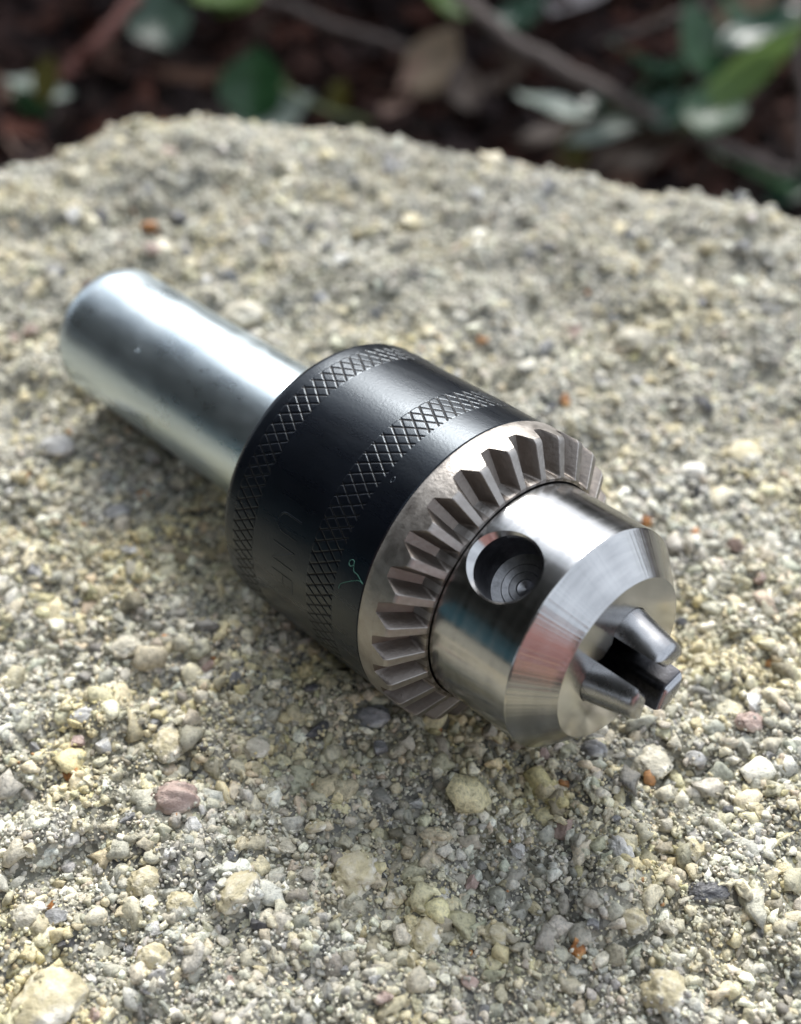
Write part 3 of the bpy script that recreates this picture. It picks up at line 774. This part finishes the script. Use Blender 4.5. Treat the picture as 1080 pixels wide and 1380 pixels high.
# leaves, chips, twigs and plants that stand out of it
def leaf_mesh(L, Wd, curl=.25, fold=.2, blade=1.0, nu=10, nv=4):
    V, F = [], []
    for i in range(nu + 1):
        t = i / nu; w = Wd * .5 * (math.sin(math.pi * min(1, t ** .8 * 1.0)) ** blade) + .001
        for j in range(-nv, nv + 1):
            u = j / nv
            V.append((L * t * math.cos(curl * t), u * w, L * math.sin(curl * t * 1.2) * t * .8 + abs(u) * w * fold + .02 * L * math.sin(9 * t + 2 * u)))
    m = 2 * nv + 1
    for i in range(nu):
        for j in range(m - 1): F.append((i * m + j, i * m + j + 1, (i + 1) * m + j + 1, (i + 1) * m + j))
    return np.array(V), F
G = dict(mid=leaf_mat('green_leaf', (0.012, 0.046, 0.015), (0.028, 0.081, 0.028), .28),
         dark=leaf_mat('dark_green_leaf', (0.007, 0.031, 0.016), (0.019, 0.056, 0.028), .3),
         glossy=leaf_mat('glossy_leaf', (0.019, 0.050, 0.031), (0.037, 0.081, 0.053), .16),
         bright=leaf_mat('bright_green_leaf', (0.074, 0.136, 0.031), (0.136, 0.223, 0.062), .35, .3),
         olive=leaf_mat('olive_leaf', (0.056, 0.053, 0.009), (0.093, 0.081, 0.015), .4),
         pale=leaf_mat('grey_green_leaf', (0.160, 0.200, 0.168), (0.256, 0.296, 0.256), .35),
         tan=leaf_mat('dry_tan_leaf', (0.192, 0.136, 0.088), (0.288, 0.216, 0.152), .6),
         pink=leaf_mat('dry_pinkish_leaf', (0.208, 0.128, 0.096), (0.320, 0.216, 0.176), .6),
         brown=leaf_mat('dry_brown_leaf', (0.037, 0.022, 0.015), (0.068, 0.043, 0.031), .5, .05),
         white=leaf_mat('bleached_leaf', (0.336, 0.304, 0.304), (0.480, 0.440, 0.440), .5),
         stem=plain('plant_stem', (.08, .10, .035), .5, 0, .4, .3, 200), twig=plain('grey_twig', (.11, .088, .08), .7, 0, .3, .35, 250, .5, .001), red=plain('reddish_twig', (.13, .05, .04), .6, 0, .3, .3, 250, .4, .001))
def leaf_at(px, py, h, L, Wd, yaw, pit, mat, parent=None, roll=0, curl=.25, blade=1., name='leaf'):
    q = at(px, py, ZF + h); v, f = leaf_mesh(L * .9, Wd * .9, curl, blade=blade); v = v - np.array([L * .45, 0, 0])
    R = Matrix.Rotation(math.radians(yaw), 3, 'Z') @ Matrix.Rotation(math.radians(-pit), 3, 'Y') @ Matrix.Rotation(math.radians(roll), 3, 'X')
    v = v @ np.array(R).T
    o = mesh_obj(name, v * MM, f, mat); loc = Vector(q * MM)
    if parent: o.parent = parent; o.location = loc - parent.location
    else: o.location = loc
    return o, q
# loose fallen leaves and chips (pixel, height above the soil, length, width, yaw, pitch, roll, look, label)
for px, py, h, L, Wd, yaw, pit, roll, m, nm, lab, cat in [
    (365, 168, 22, 62, 34, 10, 12, 20, 'pale', 'fallen_leaf', 'broad grey green leaf lying just behind the left crest of the rock', 'leaf'),
    (770, 12, 14, 92, 22, 8, 6, 10, 'white', 'fallen_leaf', 'long bleached strip of leaf lying farthest back at the top edge', 'leaf'),
    (585, 88, 16, 52, 34, 60, 20, 20, 'tan', 'fallen_leaf', 'large dry tan leaf propped in the litter behind the rock middle', 'leaf'),
    (560, 100, 26, 26, 18, 30, 30, -15, 'pink', 'wood_chip', 'small pale chip in front of the large dry tan leaf', 'chip'),
    (540, 143, 12, 30, 16, 5, 15, 10, 'pink', 'fallen_leaf', 'dull pinkish leaf low in the litter below the pale chip', 'leaf'),
    (8, 135, 14, 34, 22, 20, 10, 0, 'pink', 'fallen_leaf', 'pinkish dry leaf cut by the left edge beside the yellow green seedling', 'leaf'),
    (40, 214, 16, 34, 20, 160, 12, 10, 'pink', 'fallen_leaf', 'pink dry leaf touching the low left end of the rock crest', 'leaf'),
    (130, 212, 14, 40, 20, 30, 14, -10, 'pink', 'fallen_leaf', 'small pinkish leaf tucked under the left shoulder of the rock', 'leaf'),
    (770, 208, 14, 34, 18, 80, 30, 0, 'olive', 'fallen_leaf', 'olive yellow leaf standing behind the right crest of the rock', 'leaf'),
    (760, 178, 20, 56, 18, 10, 8, 10, 'brown', 'fallen_leaf', 'flat brown leaf behind the olive yellow leaf', 'leaf'),
    (880, 205, 14, 80, 26, 15, 10, 25, 'brown', 'bark_strip', 'curled dark brown bark strip behind the right crest of the rock', 'bark'),
    (1010, 20, 16, 60, 36, 20, 25, 0, 'tan', 'fallen_leaf', 'crumpled tan leaf in the top right corner behind the green plant', 'leaf'),
    (625, 120, 12, 40, 22, 100, 14, 0, 'brown', 'fallen_leaf', 'dull brown leaf right of the large dry tan leaf', 'leaf'),
    (340, 60, 14, 46, 20, 30, 15, 0, 'brown', 'fallen_leaf', 'russet brown leaf under the bright green leaf at the top', 'leaf'),
    (130, 75, 14, 60, 24, 10, 15, 0, 'brown', 'fallen_leaf', 'long brown leaf beneath the reddish twig', 'leaf'),
    (690, 95, 12, 44, 26, 40, 20, 0, 'brown', 'fallen_leaf', 'dark brown leaf under the long grey twig', 'leaf')]:
    o, q = leaf_at(px, py, h, L, Wd, yaw, pit, G[m], roll=roll, name=nm); tag(o, lab, cat)
def twig(pix, rad, mat, label):
    P = spline([at(a, b, ZF + 4 + h * 1.15) for a, b, h in pix], 6); P += rng.normal(0, .8, P.shape)
    v, f = tube(P * MM, np.linspace(rad, rad * .6, len(P)) * MM * 1.05, 8)
    tag(mesh_obj('twig', v, f, mat), label, 'twig', 'twigs lying in the litter behind the rock')
twig([(610, -20, 50), (650, 25, 52), (720, 72, 45), (800, 115, 38), (900, 165, 30), (990, 205, 22), (1100, 250, 12)], 4.6, G['twig'], 'long grey twig slanting down to the right across the litter')
twig([(185, -5, 45), (140, 48, 38), (105, 82, 30), (70, 115, 22)], 3.8, G['red'], 'straight reddish twig slanting at the upper left')
twig([(1078, -10, 60), (1072, 60, 50), (1084, 140, 30), (1080, 230, 10)], 4.0, G['twig'], 'upright brown twig along the right edge')
twig([(350, -5, 30), (430, 25, 28), (520, 55, 20), (600, 80, 12)], 3.0, G['twig'], 'thin grey twig from the bright green leaf toward the tan leaf')
twig([(380, 115, 30), (430, 145, 24), (500, 165, 15)], 1.8, G['stem'], 'thin dark stem right of the round green leaf')
twig([(960, 0, 62), (880, 35, 52), (800, 60, 40)], 2.0, G['twig'], 'thin pale twig crossing behind the glossy plant at the top')
def plant(base, leaves, label, cat='plant', group=None):
    bq = at(base[0], base[1], ZF); r = empty('leafy_plant', Vector(bq * MM)); tag(r, label, cat, group)
    for px, py, h, L, Wd, yaw, pit, roll, m, *rest in leaves:
        o, q = leaf_at(px, py, h, L, Wd, yaw, pit, G[m], r, roll, blade=rest[0] if rest else 1.)
        b = np.array(bq); mid = (b + q) / 2 + np.array([0, 0, 12]); vv, ff = tube((spline([b, mid, q], 6) - b) * MM, 1.1 * MM, 6)
        mesh_obj('stem', vv, ff, G['stem'], r)
plant((900, 200), [(868, 96, 55, 46, 34, 170, 10, 25, 'glossy'), (900, 112, 48, 44, 30, 20, 20, -20, 'dark'), (745, 152, 40, 46, 24, 175, 0, 5, 'pale'), (806, 146, 38, 24, 20, 0, 5, 0, 'glossy'),
                   (900, 150, 42, 30, 24, 60, 10, 0, 'glossy'), (852, 170, 30, 76, 16, 15, 6, 20, 'pale', .8), (940, 60, 62, 50, 30, 120, 30, 0, 'mid')], 'low plant with round glossy leaves behind the right crest of the rock')
plant((985, 190), [(1000, 108, 55, 86, 20, 28, 28, 35, 'bright', .7), (965, 150, 45, 42, 34, 60, 10, 0, 'mid'), (1030, 46, 70, 50, 26, 10, 8, 10, 'glossy'), (1025, 64, 62, 48, 22, 10, 0, -20, 'mid'), (990, 35, 66, 40, 24, 150, 30, 0, 'mid')],
      'green plant with one long arching blade at the upper right')
plant((1050, 262), [(1020, 246, 20, 62, 20, 175, 6, 10, 'mid'), (1075, 256, 18, 40, 18, 20, 10, 10, 'dark')], 'flat green leaves low against the right end of the rock')
plant((345, 150), [(346, 118, 34, 44, 42, 80, 35, 0, 'mid')], 'single round green leaf on a short stalk behind the left crest', 'seedling')
plant((300, 45), [(268, 0, 60, 40, 28, 160, 0, 20, 'bright'), (298, 8, 62, 44, 34, 280, 0, 0, 'bright'), (325, 4, 58, 36, 26, 20, 5, 10, 'bright')], 'bright yellow green leaves at the top left edge', 'seedling')
plant((215, 60), [(212, 30, 36, 50, 40, 110, 15, 0, 'dark')], 'dark bluish green leaf left of the bright yellow green leaves', 'seedling')
plant((60, 150), [(52, 126, 30, 40, 26, 200, 10, 0, 'pale'), (66, 108, 40, 28, 18, 70, 40, 0, 'olive'), (40, 140, 26, 30, 18, 150, 10, 0, 'mid')], 'small yellow green seedling at the left beside the reddish twig', 'seedling')
plant((455, 150), [(450, 135, 24, 20, 9, 110, 50, 0, 'olive'), (462, 128, 28, 22, 9, 70, 60, 0, 'olive')], 'tiny yellow green shoot behind the middle of the rock', 'seedling')
plant((610, 40), [(596, 5, 50, 44, 22, 150, 10, 0, 'bright')], 'light green leaf at the top edge above the tan leaf', 'seedling')
plant((710, 60), [(702, 28, 40, 46, 28, 30, 10, 0, 'glossy')], 'teal glossy leaf left of the bleached strip', 'seedling')

# ------------------------------------------------------------------ bushes round the clearing (mostly seen in the metal's reflections)
M_BUSH = col_mat('bush_leaf', .4, .5, 30, .2, .002); M_BARK = plain('bark', (.07, .055, .045), .85, 0, .3, .35, 30, .6, .006)
def bush(x, y, R, H, seed, label):
    r0 = np.random.default_rng(seed); root = empty('bush', (x, y, ZF * MM)); tag(root, label, 'bush', 'dark bushes round the clearing')
    n = 5200; cl = r0.normal(size=(44, 3)); cl /= np.linalg.norm(cl, axis=1)[:, None]; cl *= r0.uniform(.3, 1, (44, 1))
    k = r0.integers(0, 44, n); p = cl[k] + r0.normal(0, .17, (n, 3)); p = p * np.array([R, R, H * .5]) + np.array([0, 0, H * .56])
    q = r0.normal(size=(n, 2, 3)); q /= np.linalg.norm(q, axis=2)[..., None]; s = r0.uniform(.04, .09, (n, 1)) * (R / .8)
    a, b = q[:, 0] * s, q[:, 1] * s * .6
    v = np.stack([p - a, p + b, p + a, p - b], 1).reshape(-1, 3); f = np.arange(4 * n).reshape(-1, 4)
    c = np.array([(.085, .085, .078)]) * r0.uniform(.5, 1.9, (n, 1)) * np.array([1, 1, .9])
    fast_mesh('crown', v, f, M_BUSH, root, np.repeat(c, 4, 0), False)
    for m in range(5):
        t = r0.uniform(-.5, .5, 2) * R; vv, ff = tube(spline([(0, 0, 0), (t[0] * .4, t[1] * .4, H * .35), (t[0], t[1], H * .8)], 5), np.linspace(.05, .015, 11) * R, 6)
        mesh_obj('trunk', vv, ff, M_BARK, root)
def pol(deg, dist): return dist * math.sin(math.radians(deg)), dist * math.cos(math.radians(deg)) + .12
bush(*pol(-68, 2.8), 1.6, 7.0, 1, 'tall dark bush at the left of the clearing, outside the frame')
bush(*pol(-100, 2.8), 1.6, 7.0, 2, 'tall dark bush level with the camera on the left, outside the frame')
bush(*pol(-134, 2.9), 1.5, 6.0, 3, 'tall dark bush behind and left of the camera')
bush(*pol(-84, 2.2), 1.0, 2.4, 5, 'low dark bush in front of the tall bushes on the left')
bush(*pol(-118, 2.2), 1.0, 2.2, 6, 'low dark bush behind the teal bin on the left')
bush(*pol(-172, 3.4), 1.2, 3.0, 4, 'lower dark bush straight behind the camera')

for k_, (bx_, by_, bh_) in enumerate(((-.55, 1.35, .5), (.1, 1.3, .48), (.75, 1.4, .55))):  # unseen bushes added to shade the litter while the rock stays lit
    bush(bx_, by_, .42, bh_, 20 + k_, ('small unseen bush added beyond the litter on the left to shade it', 'small unseen bush added straight beyond the litter to shade it', 'small unseen bush added beyond the litter on the right to shade it')[k_])

# a teal bin on the left, mirrored as a stripe in the nose
M_TEAL = plain('teal_plastic', (.08, .22, .26), .5, 0, .5, .1, 20)
bx_, by_ = pol(-102, 1.75)
bn = empty('storage_bin', (bx_, by_, ZF * MM)); bn.rotation_euler.z = math.radians(-12)
tag(bn, 'teal plastic storage bin standing among the dark bushes on the left', 'bin')
def rbox(w, d, z0, z1, k=1.0, rr=.04):
    o = []
    for cx, cy, a0 in ((1, 1, 0), (-1, 1, 90), (-1, -1, 180), (1, -1, 270)):
        for a in range(0, 91, 18): o.append((cx * (w - rr) + rr * math.cos(math.radians(a0 + a)), cy * (d - rr) + rr * math.sin(math.radians(a0 + a))))
    n = len(o); v = [(x * k, y * k, z0) for x, y in o] + [(x, y, z1) for x, y in o]
    return v, [(i, (i + 1) % n, n + (i + 1) % n, n + i) for i in range(n)] + [tuple(range(n))[::-1], tuple(range(n, 2 * n))]
v, f = rbox(.2, .34, 0, .38, .9); mesh_obj('tub', v, f, M_TEAL, bn, sharp=30)
v, f = rbox(.225, .365, .378, .43); mesh_obj('lid', v, f, M_TEAL, bn, sharp=30)
for sx in (-1, 1):
    v, f = tube([(-.07, sx * .33, .3), (-.07, sx * .385, .3), (.07, sx * .385, .3), (.07, sx * .33, .3)], .012, 8); mesh_obj('handle', v, f, M_TEAL, bn)

# the person kneeling behind the camera, mirrored in the nose cone
def skin(name, verts, edges, rad, mat, parent, root=0, lv=2):
    me = bpy.data.meshes.new(name); me.from_pydata(verts, edges, []); o = bpy.data.objects.new(name, me); C.objects.link(o)
    md = o.modifiers.new('s', 'SKIN'); ss = o.modifiers.new('d', 'SUBSURF'); ss.levels = lv
    for i, r in enumerate(rad):
        q = me.skin_vertices[0].data[i]; q.radius = (r, r) if not isinstance(r, tuple) else r; q.use_root = i == root
    bpy.context.view_layer.update()
    m2 = bpy.data.meshes.new_from_object(o.evaluated_get(bpy.context.evaluated_depsgraph_get())); bpy.data.objects.remove(o)
    m2.name = name; m2.materials.clear(); m2.materials.append(mat); m2.polygons.foreach_set('use_smooth', np.ones(len(m2.polygons), dtype=bool))
    return link(name, m2, parent)
pr_ = empty('person', (.21, -.66, ZF * MM)); tag(pr_, 'person in a pink top and dark trousers kneeling behind the camera', 'person')
M_SKIN = plain('skin', (.5, .3, .22), .5, 0, .4, .08, 60); M_PINK = plain('pink_cloth', (.36, .19, .18), .8, 0, .3, .12, 90, .4, .002); M_TROU = plain('dark_denim', (.03, .035, .05), .8, 0, .3, .2, 200); M_HAIR = plain('dark_hair', (.02, .014, .012), .5, 0, .4, .3, 300)
V = [(0, -.02, .15), (0, -.02, .26), (0, 0, .36), (0, .02, .46), (0, .045, .53), (0, .06, .57), (0, .075, .63), (0, .07, .69)]; E_ = [(i, i + 1) for i in range(7)]; Rd = [(.13, .1), (.12, .095), (.14, .1), (.13, .085), .05, .055, (.075, .092), (.06, .075)]
def limb(pts, rads, at_):
    k = at_
    for p, r in zip(pts, rads): V.append(p); Rd.append(r); E_.append((k, len(V) - 1)); k = len(V) - 1
    return k
for sx in (-1, 1):
    limb([(sx * .09, .02, .14), (sx * .12, .18, .13), (sx * .14, .34, .08), (sx * .12, .14, .055), (sx * .1, -.06, .045), (sx * .1, -.17, .03)], [.085, .075, .055, .05, .038, .03], 0)
    w = limb([(sx * .16, .02, .46), (sx * .22, .07, .34), (sx * .235, .13, .25), (sx * .19, .22, .215), (sx * .15, .29, .19)], [.055, .045, .038, .032, .025], 3)
    pm = limb([(sx * .14, .325, .183), (sx * .138, .355, .178)], [(.02, .034), (.016, .036)], w)
    for k, (dx, ln) in enumerate(((-.028, .06), (-.01, .07), (.009, .066), (.027, .052))):
        b = (sx * .138 + dx, .372, .176); limb([b, (b[0], b[1] + ln * .5, b[2] - .008), (b[0], b[1] + ln * .8, b[2] - .022), (b[0], b[1] + ln * .9, b[2] - .034)], [.0095, .009, .008, .007], pm)
    limb([(sx * .138 - sx * .03, .335, .175), (sx * .138 - sx * .046, .358, .165), (sx * .138 - sx * .05, .376, .158)], [.011, .01, .008], w + 1)
body = skin('person_body', V, E_, Rd, M_SKIN, pr_)
tv = [(0, -.02, .17), (0, -.02, .27), (0, 0, .37), (0, .02, .465), (0, .04, .51)]; te = [(i, i + 1) for i in range(4)]; tr_ = [(.165, .125), (.15, .115), (.17, .12), (.155, .1), .068]
for sx in (-1, 1):
    k = 3
    for p, r in zip([(sx * .165, .02, .46), (sx * .222, .07, .34), (sx * .236, .13, .25), (sx * .19, .22, .215), (sx * .157, .278, .193)], [.07, .06, .052, .046, .04]):
        tv.append(p); tr_.append(r); te.append((k, len(tv) - 1)); k = len(tv) - 1
skin('top', tv, te, tr_, M_PINK, pr_)
tv = [(0, -.02, .16), (0, -.02, .2)]; te = [(0, 1)]; tr_ = [(.155, .12), (.15, .115)]
for sx in (-1, 1):
    k = 0
    for p, r in zip([(sx * .09, .02, .14), (sx * .12, .18, .13), (sx * .14, .34, .085), (sx * .12, .14, .06), (sx * .1, -.05, .05)], [.1, .09, .068, .062, .05]):
        tv.append(p); tr_.append(r); te.append((k, len(tv) - 1)); k = len(tv) - 1
skin('trousers', tv, te, tr_, M_TROU, pr_)
skin('hair', [(0, .03, .60), (0, .035, .66), (0, .06, .705), (0, .10, .705)], [(0, 1), (1, 2), (2, 3)], [(.07, .06), (.088, .07), (.085, .06), (.06, .04)], M_HAIR, pr_, 1)
for sx in (-1, 1):
    v, f = lathe([(-.1, .01), (4, 7), (8, 9.5), (12, 7), (14, .01)], 16); e_ = mesh_obj('eye', v * np.array([1.2, .8, .4]), f, plain('eye_white', (.6, .6, .6), .2) if sx < 0 else bpy.data.materials['eye_white'], pr_); e_.location = (sx * .032, .158, .64); e_.rotation_euler.x = -math.pi / 2
v, f = tube([(0, .155, .645), (0, .172, .615), (0, .16, .605)], np.array([.006, .013, .011]), 8); mesh_obj('nose_tip', v, f, M_SKIN, pr_)
v, f = tube([(-.025, .15, .582), (0, .16, .58), (.025, .15, .582)], np.array([.003, .007, .003]), 8); mesh_obj('mouth', v, f, plain('lips', (.4, .15, .13), .45), pr_)
